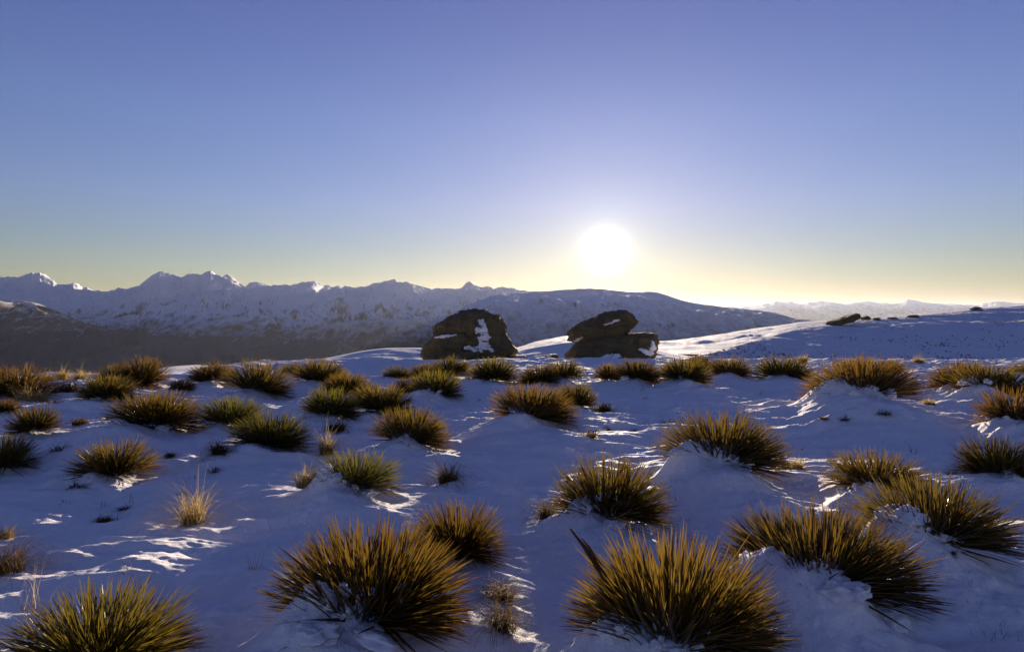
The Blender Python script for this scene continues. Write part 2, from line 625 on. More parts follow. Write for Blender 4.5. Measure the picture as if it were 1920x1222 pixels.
# ------------------------------------------------------------------ hills, slopes and mountain ranges
def crest_fn(pts):
    a = np.array(pts, float)

    def f(px):
        return np.interp(px, a[:, 0], a[:, 1])
    return f


def smooth_crest(f, px, wid):
    s = 0
    for o, w in ((-1, .25), (-.5, .5), (0, 1), (.5, .5), (1, .25)):
        s = s + w * f(px + o * wid)
    return s / 2.5


def slope_sheet(name, crest, px0, px1, step, Dr, Df, foot, back, mat, label, rows=60, convex=0.0, rough=0.0, rscale=20.0,
                spur=0.0, sscale=100.0, jag=0.0, round_px=0.0, seed=0, brow=0.12, backlen=0.8):
    """A rise whose crest stands at distance Dr and whose foot lies at Df, with a real far side."""
    f = crest_fn(crest)
    c = np.arange(px0, px1 + step, step)
    DrC = Dr(c) if callable(Dr) else np.full(len(c), float(Dr))
    cz = HC - ((smooth_crest(f, c, round_px) if round_px else f(c)) - HOR) / FPX * DrC
    if jag:
        cz = cz + jag * (ridged(c / (FPX * 0.016), c * 0 + seed, 4, seed + 5, 0.6) - 0.5)
    s_front = np.linspace(0, 1, rows)
    s_back = np.linspace(0, 1, max(rows // 3, 8))[1:]
    Y = np.concatenate([Df + (DrC[None, :] - Df) * s_front[:, None], DrC[None, :] * (1 + backlen * s_back[:, None])])
    C = np.broadcast_to(c[None, :], Y.shape)
    Dr = np.broadcast_to(DrC[None, :], Y.shape)
    X = (C - 960) / FPX * Y
    CZ = np.broadcast_to(cz, Y.shape)
    FZ = foot(C) if callable(foot) else np.full(Y.shape, float(foot))
    t = np.clip((Y - Df) / (Dr - Df), 0, 1)
    tt = t + convex * t * (1 - t)
    Zf = FZ + (CZ - FZ) * tt
    db = np.maximum(Y - Dr, 0)
    Zb = -back * np.maximum(np.sqrt(db ** 2 + (brow * Dr) ** 2) - brow * Dr, 0)
    env = np.sin(PI * np.clip(t, 0, 1)) ** 0.7 * (Y <= Dr) + 0.6 * sst(0, 0.25 * Dr, db)
    Z = Zf + Zb
    if spur:
        wx = X + 0.35 * sscale * pn(X / sscale, Y / sscale, seed + 41)
        Z = Z + spur * env * (ridged(wx / sscale, Y / (sscale * 2.6), 5, seed + 1, 0.52) - 0.3)
        gx = X + 0.3 * sscale * pn(X / (sscale * 0.6), Y / (sscale * 0.6), seed + 47) + 0.25 * Y
        Z = Z + 0.10 * spur * env * ridged(gx / (sscale * 0.17), Y / (sscale * 0.9), 3, seed + 19, 0.5)
    if rough:
        Z = Z + rough * (0.25 + env) * fbm(X / rscale, Y / rscale, 5, seed + 9, 0.55)
    me = mesh_np(name, np.stack([X, Y, Z], -1).reshape(-1, 3), grid_quads(*Y.shape), mat=mat)
    link(name, me, kind='structure', label=label)
    return (X, Y, Z)


def footpy(py, D):
    return HC - (py - HOR) / FPX * D


# valley floor: one sheet out to the horizon
def build_valley():
    rr = np.concatenate([[120.0], np.exp(np.linspace(math.log(160), math.log(60000), 60))])
    aa = np.linspace(-PI, PI, 181)
    R, A = np.meshgrid(rr, aa, indexing='ij')
    X = R * np.sin(A)
    Y = R * np.cos(A)
    Z = -60 - 240 * sst(120, 2500, R) + 12 * fbm(X / 700, Y / 700, 4, 77)
    me = mesh_np('valley_floor', np.stack([X, Y, Z], -1).reshape(-1, 3), grid_quads(*R.shape),
                 mat=mat_mountain('valley_scrub', 60, 120, 0.004, patch=0.6, bumpd=8.0))
    link('valley_floor', me, kind='structure', label='dark scrub valley floor below the plateau')


build_valley()

M_RANGE = mat_mountain('mountain_range', -80, 130, 0.0042, patch=0.85, bumpd=50.0)
M_SPUR = mat_mountain('foothill_scrub', 120, 190, 0.006, patch=1.05, bumpd=25.0)
M_HILL = mat_mountain('snowy_hill', -10, 190, 0.006, patch=0.6, bumpd=12.0)
M_FAR = mat_mountain('far_range', 260, 420, 0.0006, bumpd=90.0)

slope_sheet('far_mountain_range', [(1100, 590), (1300, 582), (1370, 577), (1410, 575), (1440, 569), (1455, 566), (1470, 568), (1482, 566), (1495, 571), (1520, 567),
            (1550, 566), (1580, 570), (1600, 568), (1626, 565), (1650, 570), (1680, 570), (1700, 563), (1712, 564), (1740, 570), (1780, 572), (1830, 573),
            (1860, 568), (1880, 566), (1900, 569), (1960, 566), (2020, 571), (2200, 566), (2500, 572)], 1080, 2500, 2.0, 34000, 24000, -250, 0.25, M_FAR,
            'pale blue snowy peaks on the far horizon at the right', rows=50, spur=170, sscale=2200, jag=22, seed=3)

slope_sheet('mountain_range', [(-700, 560), (-500, 520), (-350, 545), (-200, 515), (-100, 540), (-40, 523), (0, 521), (40, 519), (47, 516), (62, 511), (75, 513), (90, 521), (108, 535), (125, 541), (136, 533), (155, 540),
            (178, 547), (210, 549), (235, 544), (262, 536), (280, 520), (300, 508), (318, 514), (340, 521), (352, 514), (362, 513), (376, 516), (386, 511), (396, 509), (404, 514),
            (415, 522), (424, 518), (436, 524), (456, 538), (470, 534), (484, 531), (510, 539), (545, 539), (566, 532), (576, 534), (590, 533), (605, 541), (640, 543), (680, 541),
            (705, 534), (738, 529), (765, 535), (800, 543), (845, 544), (862, 543), (874, 531), (880, 529), (890, 535), (905, 540), (915, 538), (930, 544), (960, 546), (990, 549), (1040, 550), (1100, 560), (1180, 580), (1300, 590)],
            -700, 1300, 1.6, 9000, 5200, -290, 0.3, M_RANGE, 'high snowy mountain range with jagged peaks along the left skyline', rows=190, spur=125, sscale=950, rough=20, rscale=150, jag=10, seed=8)

slope_sheet('brown_foothill', [(-600, 535), (-200, 545), (-60, 553), (0, 560), (70, 568), (120, 588), (160, 605), (217, 620), (300, 638), (360, 656), (430, 674), (520, 690), (760, 705)],
            -600, 760, 2.0, 5000, 3300, -300, 0.3, M_SPUR, 'dark brown spur of the mountains falling from the left edge', rows=90, convex=0.0, spur=70, sscale=520, rough=14, rscale=150, round_px=14, seed=21)

slope_sheet('streaked_foothill', [(330, 705), (400, 684), (470, 662), (540, 637), (600, 618), (650, 606), (700, 601), (760, 605), (830, 611), (900, 612), (960, 610), (1100, 618), (1200, 624)],
            330, 1200, 2.0, 5400, 3000, -300, 0.3, mat_mountain('streaked_foothill', -20, 150, 0.0032, patch=0.7, bumpd=25.0), 'foothill streaked with thin snow in front of the mountain range', rows=90, convex=0.2, spur=60, sscale=480, rough=14, rscale=140, round_px=12, seed=33)

slope_sheet('smooth_hill', [(820, 600), (880, 572), (930, 552), (990, 549), (1035, 546), (1060, 543), (1100, 541), (1140, 544), (1180, 548), (1215, 547), (1235, 549), (1262, 558), (1300, 569), (1345, 575), (1400, 580), (1450, 588), (1490, 598), (1560, 606), (1700, 616)],
            820, 1700, 1.8, 3800, 1700, -150, 0.22, M_HILL, 'broad smooth snowy hill under the sun', rows=90, convex=0.25, spur=22, sscale=380, rough=9, rscale=120, round_px=9, jag=1.2, seed=44)

slope_sheet('distant_snow_slope', [(880, 668), (960, 655), (1010, 640), (1060, 629), (1110, 632), (1180, 640), (1260, 640), (1340, 628), (1420, 615), (1500, 604), (1580, 598), (1660, 593), (1740, 586), (1800, 583), (1900, 582), (2100, 580)],
            880, 2100, 2.0, 900, 320, lambda C: footpy(664, 320) + 0 * C, 0.18, M_SLOPE, 'snow slope behind the stacked rocks', rows=60, convex=0.1, rough=2.2, rscale=60, round_px=16, seed=52)

slope_sheet('snow_mound', [(440, 700), (520, 690), (570, 682), (620, 672), (680, 659), (720, 654), (770, 653), (830, 655), (900, 660), (960, 660), (1010, 650), (1060, 642), (1120, 640), (1200, 650), (1260, 664), (1330, 676), (1420, 690)],
            440, 1420, 2.0, 82, 66, lambda C: footpy(694, 66) + 0 * C, 0.16, M_SLOPE, 'smooth snow rise behind the left rock', rows=60, convex=0.1, rough=0.14, rscale=9, round_px=16, seed=63)

RS = slope_sheet('right_snow_slope', [(1120, 706), (1180, 694), (1240, 682), (1290, 671), (1340, 659), (1400, 643), (1450, 629), (1500, 616), (1550, 608), (1600, 603), (1660, 598), (1720, 592), (1780, 586), (1840, 579), (1900, 574), (1960, 569), (2060, 562), (2300, 556), (2700, 560), (3200, 570)],
                 1120, 3200, 2.4, lambda c: np.interp(c, [1120, 1240, 1300, 1380, 1450, 1500, 1900, 2300], [60.5, 60.6, 61.5, 66, 73, 79, 103, 115]), 58, lambda C: footpy(681, 58) - 0.4 * (C < 1300) * (1300 - C) / 100, 0.12, M_SLOPE, 'long snow slope rising to the right behind the plants', rows=90, convex=0.28, rough=0.20, rscale=7, round_px=12, seed=71, brow=0.05)

slope_sheet('lower_snow_terrace', [(200, 716), (262, 704), (292, 691), (330, 686), (370, 684), (405, 686), (450, 690), (520, 692), (600, 694)],
            200, 600, 2.0, 60, 24, lambda C: footpy(722, 24) + 0 * C, 0.3, M_SLOPE, 'lower snow terrace beyond the left crest', rows=40, convex=0.1, rough=0.09, rscale=6, round_px=10, seed=82)

# ------------------------------------------------------------------ haze
def build_haze():
    x0, x1, y0, y1, z0, z1 = -52000, 52000, -3000, 62000, -420, 900
    v = [(x, y, z) for z in (z0, z1) for y in (y0, y1) for x in (x0, x1)]
    q = [(0, 2, 3, 1), (4, 5, 7, 6), (0, 1, 5, 4), (2, 6, 7, 3), (0, 4, 6, 2), (1, 3, 7, 5)]
    m = bpy.data.materials.new('haze_air')
    m.use_nodes = True
    t = m.node_tree
    t.nodes.clear()
    o = N(t, 'ShaderNodeOutputMaterial')
    pv = N(t, 'ShaderNodeVolumePrincipled')
    pv.inputs['Color'].default_value = (0.78, 0.84, 1.0, 1)
    pv.inputs['Density'].default_value = 0.55e-5
    pv.inputs['Anisotropy'].default_value = 0.5
    L(t, pv.outputs[0], o.inputs['Volume'])
    me = mesh_np('haze', v, q, mat=m, smooth=False)
    link('haze', me, kind='stuff', label='thin bluish haze in the mountain air')


build_haze()

# ------------------------------------------------------------------ rocks
def outline_radius(poly, cx, cz):
    pts = [(x - cx, z - cz) for x, z in poly]

    def R(phi):
        dx, dz = math.cos(phi), math.sin(phi)
        best = 0.01
        for k in range(len(pts)):
            x1, z1 = pts[k]
            x2, z2 = pts[(k + 1) % len(pts)]
            ex, ez = x2 - x1, z2 - z1
            den = dx * ez - dz * ex
            if abs(den) < 1e-9:
                continue
            tt = (x1 * ez - z1 * ex) / den
            uu = (x1 * dz - z1 * dx) / den
            if tt > 0 and -1e-6 <= uu <= 1 + 1e-6:
                best = max(best, tt)
        return best
    return R


def make_rock(name, poly_px, D, thick, label, cat='rock', snow=(), seed=0, nphi=240, npsi=100, ridge=0.05, group=None):
    """A weathered schist boulder: its outline in x-z, rounded through its depth, ledged and roughened."""
    poly = [((px - 960) / FPX * D, HC - (py - HOR) / FPX * D) for px, py in poly_px]
    cx = sum(p[0] for p in poly) / len(poly)
    cz = sum(p[1] for p in poly) / len(poly)
    R = outline_radius(poly, cx, cz)
    size = max(p[0] for p in poly) - min(p[0] for p in poly)
    base = Vector((cx, D, min(p[1] for p in poly)))
    vs_ = []
    fr = []
    for i in range(npsi):
        ps = -PI / 2 + PI * i / (npsi - 1)
        cps = max(math.cos(ps), 0.0) ** 0.42
        sps = math.copysign(abs(math.sin(ps)) ** 0.8, math.sin(ps))
        for j in range(nphi):
            ph = 2 * PI * j / nphi
            r = R(ph) * (1 + 0.05 * mnoise.fractal(Vector((2.2 * math.cos(ph) * 2, 2.2 * math.sin(ph) * 2, seed * 7.7 + ps * 0.8)), 0.8, 2.1, 4))
            x = cx + r * cps * math.cos(ph)
            z = cz + r * cps * math.sin(ph)
            y = D + thick * sps * (1 - 0.25 * (z - base.z) / size)
            q = Vector((x / size * 5 + seed * 3.1, y / size * 5, z / size * 5))
            big = mnoise.fractal(q * 0.7, 1.0, 2.0, 3) * 0.05 * size
            # schist ledges: offsets that change quickly with height, slowly along the rock
            lq = Vector((x / size * 1.6 + seed, y / size * 1.6, (z + 0.12 * (x - cx)) / size * 16))
            led = mnoise.noise(lq) * ridge * size
            cell = mnoise.cell(Vector((x / size * 4, y / size * 4, z / size * 7 + seed))) * 0.03 * size
            fine = mnoise.fractal(q * 3.0, 0.8, 2.1, 5) * 0.018 * size
            dd = (big + led) * (0.35 + 0.65 * (1 - cps)) + fine + cell * (1 - cps * 0.6)
            dirv = Vector((math.cos(ph) * cps, sps, math.sin(ph) * cps * 0.8))
            p = Vector((x, y, z)) + dirv * dd
            vs_.append(p)
            fr.append((x, z, sps))
    idx = lambda i, j: i * nphi + (j % nphi)
    quads = [(idx(i, j), idx(i + 1, j), idx(i + 1, j + 1), idx(i, j + 1)) for i in range(npsi - 1) for j in range(nphi)]
    V = np.array([tuple(v - base) for v in vs_])
    me = mesh_np(name, V, quads, mat=M_ROCK)
    o = link(name, me, label=label, cat=cat, group=group)
    o.location = base
    # snow lying on the front ledges: shells cut from the rock surface and thickened outwards
    if snow:
        nv = np.zeros((len(V), 3), np.float32)
        me.vertices.foreach_get('normal', nv.ravel())
        nv = np.array([v.normal[:] for v in me.vertices])
        for k, (sx, sy, rx, ry, tilt, thr) in enumerate(snow):
            wx = (sx - 960) / FPX * D
            wz = HC - (sy - HOR) / FPX * D
            ux, uz = rx / FPX * D, ry / FPX * D
            mask = np.full(len(V), -1.0)
            for n_, (x, z, sp) in enumerate(fr):
                if sp > 0.35:
                    continue
                a = (x - wx) * math.cos(tilt) + (z - wz) * math.sin(tilt)
                b = -(x - wx) * math.sin(tilt) + (z - wz) * math.cos(tilt)
                d2 = (a / ux) ** 2 + (b / uz) ** 2
                nz = mnoise.fractal(Vector((x / size * 16 + k, z / size * 22, seed)), 0.8, 2.0, 4)
                mask[n_] = 1 - d2 + thr * nz
            keep = [q for q in quads if min(mask[v] for v in q) > -0.12]
            if not keep:
                continue
            comp = {}
            for q in keep:                                   # each unbroken patch is a piece of its own
                roots_ = {comp.get(v) for v in q} - {None}
                tgt = min(roots_) if roots_ else q[0]
                for v, cc in list(comp.items()) if len(roots_) > 1 else ():
                    if cc in roots_:
                        comp[v] = tgt
                for v in q:
                    comp[v] = tgt
            parts_ = {}
            for q in keep:
                parts_.setdefault(comp[q[0]], []).append(q)
            for keep in parts_.values():
              if len(keep) < 14:
                continue
              used = sorted({v for q in keep for v in q})
              mp = {v: n_ for n_, v in enumerate(used)}
              th = np.array([max(min(mask[v], 0.5), -0.12) for v in used])
              SV = V[used] + nv[used] * (0.045 * size * np.maximum(th, 0) ** 0.6 - 0.02 * size * (th < 0))[:, None] * 0.55
              sm = mesh_np('snow_patch', SV, [tuple(mp[v] for v in q) for q in keep], mat=M_SNOW)
              link('snow_patch', sm, o)
    return o


make_rock('boulder', [(789, 666), (794, 648), (812, 632), (817, 618), (824, 605), (845, 594), (862, 585), (890, 580), (915, 583), (932, 590), (944, 603), (954, 625), (964, 645), (972, 660), (960, 668), (920, 676), (880, 682), (850, 690), (815, 690)],
          33.0, 1.7, 'big dark boulder with white snow patches on its front, left of the stacked rocks', 'boulder',
          [(872, 647, 30, 6, -0.25, 1.2), (906, 630, 13, 20, 0.2, 1.7), (905, 652, 20, 6, 0.0, 1.4), (845, 629, 24, 2.5, 0.1, 0.9), (903, 606, 8, 8, 0.0, 1.4)], seed=1)
make_rock('boulder', [(1056, 690), (1057, 668), (1066, 655), (1082, 645), (1105, 636), (1130, 630), (1165, 626), (1205, 623), (1226, 625), (1234, 640), (1227, 652), (1222, 668), (1221, 690)],
          34.0, 1.8, 'broad lower boulder of the stack, with snow on its right face', 'boulder',
          [(1200, 657, 16, 5, -0.4, 0.9), (1209, 648, 6, 10, 0.3, 0.7), (1130, 668, 26, 8, 0.3, 0.9), (1185, 662, 8, 3, 0.0, 0.8)], seed=2)
make_rock('boulder', [(1064, 637), (1068, 622), (1078, 612), (1096, 601), (1118, 595), (1132, 586), (1150, 584), (1174, 581), (1184, 590), (1191, 602), (1189, 611), (1180, 620), (1168, 630), (1150, 640), (1120, 646), (1090, 646)],
          34.2, 1.35, 'slanting upper boulder balanced on top of the broad one', 'boulder',
          [(1140, 604, 16, 2.5, 0.3, 0.8), (1080, 634, 10, 3, 0.5, 0.8)], seed=3, ridge=0.035)
make_rock('rock_slab', [(944, 680), (946, 671), (960, 667), (985, 666), (991, 670), (990, 680)], 31.5, 0.5, 'low flat rock slab beside the foot of the big dark boulder', 'rock', [(968, 671, 20, 2, 0.05, 0.3)], seed=4, nphi=60, npsi=30)
make_rock('rock_slab', [(996, 680), (998, 669), (1020, 665), (1045, 663), (1047, 668), (1046, 680)], 32.0, 0.6, 'low flat rock slab against the left foot of the stacked rocks', 'rock', [(1015, 668, 18, 2, 0.1, 0.3)], seed=5, nphi=60, npsi=30)
make_rock('rock_slab', [(860, 692), (866, 681), (892, 676), (930, 675), (948, 678), (950, 692)], 29.0, 0.5, 'dark low rock under the right end of the big dark boulder', 'rock', [(905, 680, 30, 3, 0.05, 0.5)], seed=6, nphi=60, npsi=30)
# rocks along the ridge of the right slope
RIDGE = [
    ([(1550, 610), (1553, 603), (1566, 600), (1582, 594), (1600, 588), (1610, 589), (1611, 597), (1590, 604), (1568, 611)], 'long jagged rock outcrop on the ridge of the right snow slope'),
    ([(1617, 600), (1619, 594), (1625, 592), (1629, 595), (1628, 600)], 'small rock just right of the long ridge outcrop'),
    ([(1640, 600), (1641, 596), (1645, 595), (1648, 600)], 'tiny rock on the ridge between the outcrop and the round rock'),
    ([(1664, 600), (1668, 595), (1678, 595), (1682, 599)], 'flat dark rock on the ridge, second before the round rock'),
    ([(1702, 597), (1706, 591), (1716, 590), (1722, 595)], 'dark rock on the middle of the right ridge'),
    ([(1821, 586), (1822, 578), (1828, 575), (1836, 576), (1840, 582), (1839, 586)], 'snow topped rock on the upper right ridge'),
    ([(1868, 583), (1870, 577), (1876, 576), (1880, 579), (1879, 584)], 'last small rock on the ridge towards the right edge'),
]
for k, (poly, lab) in enumerate(RIDGE):
    D = float(np.interp(poly[0][0], [1500, 1900], [78.5, 102.5]))
    make_rock('ridge_rock', poly, D, 0.8 if k else 1.5, lab, 'rock', [(sum(p[0] for p in poly) / len(poly), sum(p[1] for p in poly) / len(poly) - 1, 5, 1.4, 0.2, 0.6)] if k in (0, 5) else (), seed=10 + k, nphi=48, npsi=24, ridge=0.09, group='rocks along the right ridge')

# ------------------------------------------------------------------ spear plants
TS = np.array([0.0, 0.18, 0.42, 0.68, 0.87, 1.0])
WS = np.array([0.62, 0.95, 1.0, 0.80, 0.46, 0.0])


def leaf_block(n, wid, curve, fold, al, dead):
    """n leaves in their own frames: length along z, width along x, fold and curve along y. Shapes (n, 16, 3)."""
    v = np.zeros((n, 16, 3))
    a = np.zeros((n, 16, 4))
    k = 0
    for j, (t, w) in enumerate(zip(TS, WS)):
        cy_ = curve * t * t
        if j < 5:
            for sx in (-1, 0, 1):
                v[:, k, 0] = sx * wid * 0.5 * w
                v[:, k, 1] = cy_ + (fold * wid * w * 0.5 if sx else 0)
                v[:, k, 2] = t * (1 - 0.25 * np.abs(cy_))
                a[:, k, 0] = t
                a[:, k, 1] = abs(sx)
                k += 1
        else:
            v[:, k, 1] = cy_
            v[:, k, 2] = t * (1 - 0.25 * np.abs(cy_))
            a[:, k, 0] = 1
            a[:, k, 1] = 1
            k += 1
    a[:, :, 2] = np.asarray(dead)[:, None]
    a[:, :, 3] = np.asarray(al)[:, None]
    return v, a


LQ = []
LT = []
for j in range(4):
    b = j * 3
    LQ += [(b, b + 1, b + 4, b + 3), (b + 1, b + 2, b + 5, b + 4)]
LT += [(12, 13, 15), (13, 14, 15)]
LQ = np.array(LQ)
LT = np.array(LT)

LEAF_LIVE = []
LEAF_DEAD = []
for k in range(10):
    for dead, store in ((0.0, LEAF_LIVE), (1.0, LEAF_DEAD)):
        v, a = leaf_block(1, np.array([0.0215 + 0.0023 * (k % 5)]), np.array([-0.11 + 0.03 * (k % 7)]), 0.55 - 0.05 * (k % 4), [k / 10.0], [dead])
        store.append(mesh_np('leaf', v[0], LQ, LT, M_LEAF, smooth=False, attr=a[0]))

# lumps of snow
def lump_mesh(seed):
    import bmesh
    bm = bmesh.new()
    bmesh.ops.create_icosphere(bm, subdivisions=4, radius=1.0)
    for v in bm.verts:
        q = v.co * 1.2 + Vector((seed * 5.3, seed, 0))
        d = 1 + 0.55 * mnoise.noise(q) + 0.34 * mnoise.noise(q * 2.1 + Vector((4, 1, 7))) + 0.17 * mnoise.noise(q * 4.3) + 0.08 * mnoise.noise(q * 8.6) + 0.04 * mnoise.noise(q * 17)
        v.co = Vector((v.co.x * d, v.co.y * d, v.co.z * d * 0.72))
    for f in bm.faces:
        f.smooth = True
    me = bpy.data.meshes.new('snow_clump')
    bm.to_mesh(me)
    bm.free()
    me.materials.append(M_SNOW)
    return me


LUMPS = [lump_mesh(s) for s in range(6)]


def leaf_frames(p, n, r):
    """Roots, frames and lengths of n stiff leaves radiating in a dome. The front low sector is left open where snow lies."""
    W, H = p['W'], p['H']
    th = np.empty(0)
    ph = np.empty(0)
    while len(th) < n:
        m = n * 3
        u = r.random(m)
        t = np.where(r.random(m) < 0.3, r.uniform(1.0, 1.75, m), np.arccos(1 - u * 1.10))
        a = r.random(m) * 2 * PI             # 0 = right, pi/2 = away, -pi/2 = towards the camera
        front = np.clip(-np.sin(a), 0, 1)
        leftish = np.clip(-np.cos(a + 0.5), 0, 1)
        lim = math.radians(101) - p['snow'] * (np.clip(-np.sin(a + 0.35), 0, 1) ** 1.2) * math.radians(50) - p['snow'] * leftish * math.radians(8)
        back_thin = r.random(m) < np.where((np.sin(a) > 0.3) & (t > 1.1), 0.5, 1.0)
        stray = r.random(m) < 0.05
        ok = ((t < lim) | (stray & (t < 1.6))) & back_thin
        th = np.concatenate([th, t[ok]])
        ph = np.concatenate([ph, a[ok]])
    th = th[:n] + r.normal(0, 0.05, n)
    ph = ph[:n]
    d = np.stack([np.sin(th) * np.cos(ph), np.sin(th) * np.sin(ph), np.cos(th)], -1)
    root_r = (0.02 + 0.13 * np.sqrt(r.random(n))) * W
    roots = np.stack([root_r * np.cos(ph + r.normal(0, .5, n)), root_r * np.sin(ph + r.normal(0, .5, n)), (0.02 + 0.05 * np.cos(th) * r.random(n)) * W], -1)
    hw = W * 0.5 - root_r * np.sin(th) * 0.8
    hh = H - 0.04 * W
    ln = 1 / np.sqrt((np.sin(th) / hw) ** 2 + (np.maximum(np.cos(th), 0) / hh) ** 2)
    ln = ln * np.clip(r.normal(0.965, 0.05, n), 0.68, 1.08)
    up = np.stack([-np.cos(th) * np.cos(ph), -np.cos(th) * np.sin(ph), np.sin(th)], -1)     # the upper face
    roll = r.normal(0, 0.45, n)
    s = np.cross(d, up)
    yv = up * np.cos(roll)[:, None] + s * np.sin(roll)[:, None]
    xv = np.cross(yv, d)
    dead = np.where((th > 1.25) & (r.random(n) < 0.55), 1.0, np.where(r.random(n) < 0.05, 1.0, 0.0))
    return roots, xv, yv, d, ln, dead, th


def leaf_mass(p, n, r, fat=1.0):
    roots, xv, yv, d, ln, dead, th = leaf_frames(p, n, r)
    wid = (0.022 + 0.011 * r.random(n)) * fat
    v, a = leaf_block(n, wid, r.normal(-0.02, 0.075, n), 0.5, r.random(n), dead)
    R = np.stack([xv, yv, d], -1)                       # columns
    w = np.einsum('nij,nkj->nki', R, v) * ln[:, None, None] + roots[:, None, :]
    off = (np.arange(n) * 16)[:, None, None]
    return mesh_np('leaf_mass', w.reshape(-1, 3), (LQ[None] + off).reshape(-1, 4), (LT[None] + off).reshape(-1, 3), M_LEAF, smooth=False, attr=a.reshape(-1, 4))


CAUGHT = {
    0: [(640, 1112, 30), (668, 1135, 34), (650, 1140, 24), (692, 1108, 18), (757, 1100, 20), (748, 1130, 16), (700, 1160, 24), (622, 1128, 20), (600, 1135, 16), (680, 1150, 18)],
    2: [(1140, 1190, 30), (1160, 1178, 22), (1235, 1172, 22), (1240, 1195, 18), (1300, 1205, 36), (1340, 1200, 26), (1320, 1190, 20), (1190, 1214, 30)],
    3: [(1440, 1070, 22), (1456, 1082, 20), (1525, 1095, 16), (1600, 1104, 16), (1645, 1092, 16), (1425, 1085, 16), (1480, 1098, 14)],
    5: [(1705, 1014, 22), (1735, 998, 18), (1722, 1010, 16), (1780, 1018, 22), (1800, 1012, 14)],
    6: [(1100, 938, 16), (1125, 932, 16), (1150, 928, 14), (1112, 946, 18), (1170, 944, 14)],
    8: [(1305, 858, 20), (1345, 846, 16), (1330, 870, 24), (1290, 868, 18), (1375, 858, 14)],
    9: [(1895, 884, 12), (1880, 887, 10)], 10: [(645, 910, 16), (625, 917, 14), (665, 915, 13)], 7: [(1605, 910, 13), (1622, 916, 13)],
    36: [(1590, 730, 10), (1620, 739, 10), (1575, 738, 9), (1645, 740, 9)],
    40: [(1845, 727, 8), (1862, 730, 8)], 41: [(1885, 790, 11)], 22: [(818, 732, 7), (828, 736, 7)],
}
NEAR_N = {0: 300, 1: 280, 2: 300, 3: 300, 4: 230, 5: 260, 6: 230, 8: 250, 7: 180, 10: 160}
for p in PL:
    r = np.random.default_rng(100 + p['i'])
    zr = float(smooth_ground(p['x'], p['y']) + drifts(np.array([p['x']]), np.array([p['y']]))[0]) + p['hum'] + 0.01 * p['W']
    root = link('spear_plant', None, label=p['label'], cat='spear plant', group='spear plants on the snow')
    root.location = (p['x'], p['y'], zr)
    if p['i'] not in NEAR_N:
        root.rotation_euler = (float(r.normal(0, .05)), float(r.normal(0, .08)), 0)
    gr = {0: .3, 2: .35, 3: .35, 4: .25, 10: 1, 12: 1, 13: 1, 18: 1, 22: .8, 24: .7, 25: .7, 6: .5, 8: .4, 7: .4}.get(p['i'], float(r.random()) * 0.6 + 0.1)  # greenness; the high values paint a green lens flare cast into the leaves
    br = {0: .1, 2: .1, 3: .3, 4: 0., 16: .1, 52: .2}.get(p['i'], float(r.random()) * 0.5)
    vv = float(r.uniform(0.85, 1.2))
    tint = (vv * (1.05 - 0.2 * gr), vv * (0.96 + 0.34 * gr - 0.05 * (1 - br)), vv * (0.9 + 0.2 * gr), 1)
    if p['i'] in NEAR_N:
        n = NEAR_N[p['i']]
        roots, xv, yv, d, ln, dead, th = leaf_frames(p, n, r)
        for k in range(n):
            me = (LEAF_DEAD if dead[k] > 0.5 else LEAF_LIVE)[int(r.integers(10))]
            o = bpy.data.objects.new('leaf', me)
            COL.objects.link(o)
            o.parent = root
            o.color = tint
            mw = np.eye(4)
            mw[:3, 0] = xv[k] * ln[k]
            mw[:3, 1] = yv[k] * ln[k]
            mw[:3, 2] = d[k] * ln[k]
            mw[:3, 3] = roots[k]
            o.matrix_basis = Matrix(mw.tolist())
        q = dict(p)
        q['W'], q['H'] = p['W'] * 0.93, p['H'] * 0.93
        link('inner_leaf_mass', leaf_mass(q, int(n * 2.9), r), root, kind='stuff').color = tint
    else:
        n = int(np.clip(480 + p['wpx'] * 2.4, 480, 950))
        link('leaf_mass', leaf_mass(p, n, r, 1.0 if p['wpx'] > 110 else 1.3), root, kind='stuff').color = tint
    nl = 0 if p['snow'] < 0.25 else int((7 if p['wpx'] > 170 else 3) * p['snow'])
    for k in range(nl):
        a = -PI / 2 + r.normal(-0.25, 0.75)
        rad = (0.10 + 0.24 * r.random()) * p['W']
        lx, ly = rad * math.cos(a) - 0.05 * p['W'], rad * math.sin(a)
        gz = float(ground_z(p['x'] + lx, p['y'] + ly)[0]) - zr
        sz = p['W'] * (0.025 + 0.055 * r.random() ** 1.5)
        c = link('snow_clump', LUMPS[int(r.integers(6))], root)
        c.location = (lx, ly, gz + sz * 0.25)
        c.rotation_euler = (r.normal(0, .3), r.normal(0, .3), r.random() * 6.28)
        c.scale = (sz * (0.9 + 0.8 * r.random()), sz, sz * (0.5 + 0.45 * r.random()))
    p['root'] = root
    # lumps of snow caught in the open fronts of the nearest plants
    for (px_, py_, sz_) in CAUGHT.get(p['i'], ()):
        y_ = p['y'] - 0.13 * p['W'] * (0.7 + 0.6 * r.random())
        s_ = sz_ * 0.55 / FPX * y_
        c = link('snow_clump', LUMPS[int(r.integers(6))], root)
        c.location = ((px_ - 960) / FPX * y_ - p['x'], y_ - p['y'], HC - (py_ - HOR) / FPX * y_ - zr)
        c.rotation_euler = (r.normal(0, .4), r.normal(0, .4), r.random() * 6.28)
        c.scale = (s_ * (0.75 + 0.5 * r.random()), s_ * 0.9, s_ * (0.8 + 0.7 * r.random()))

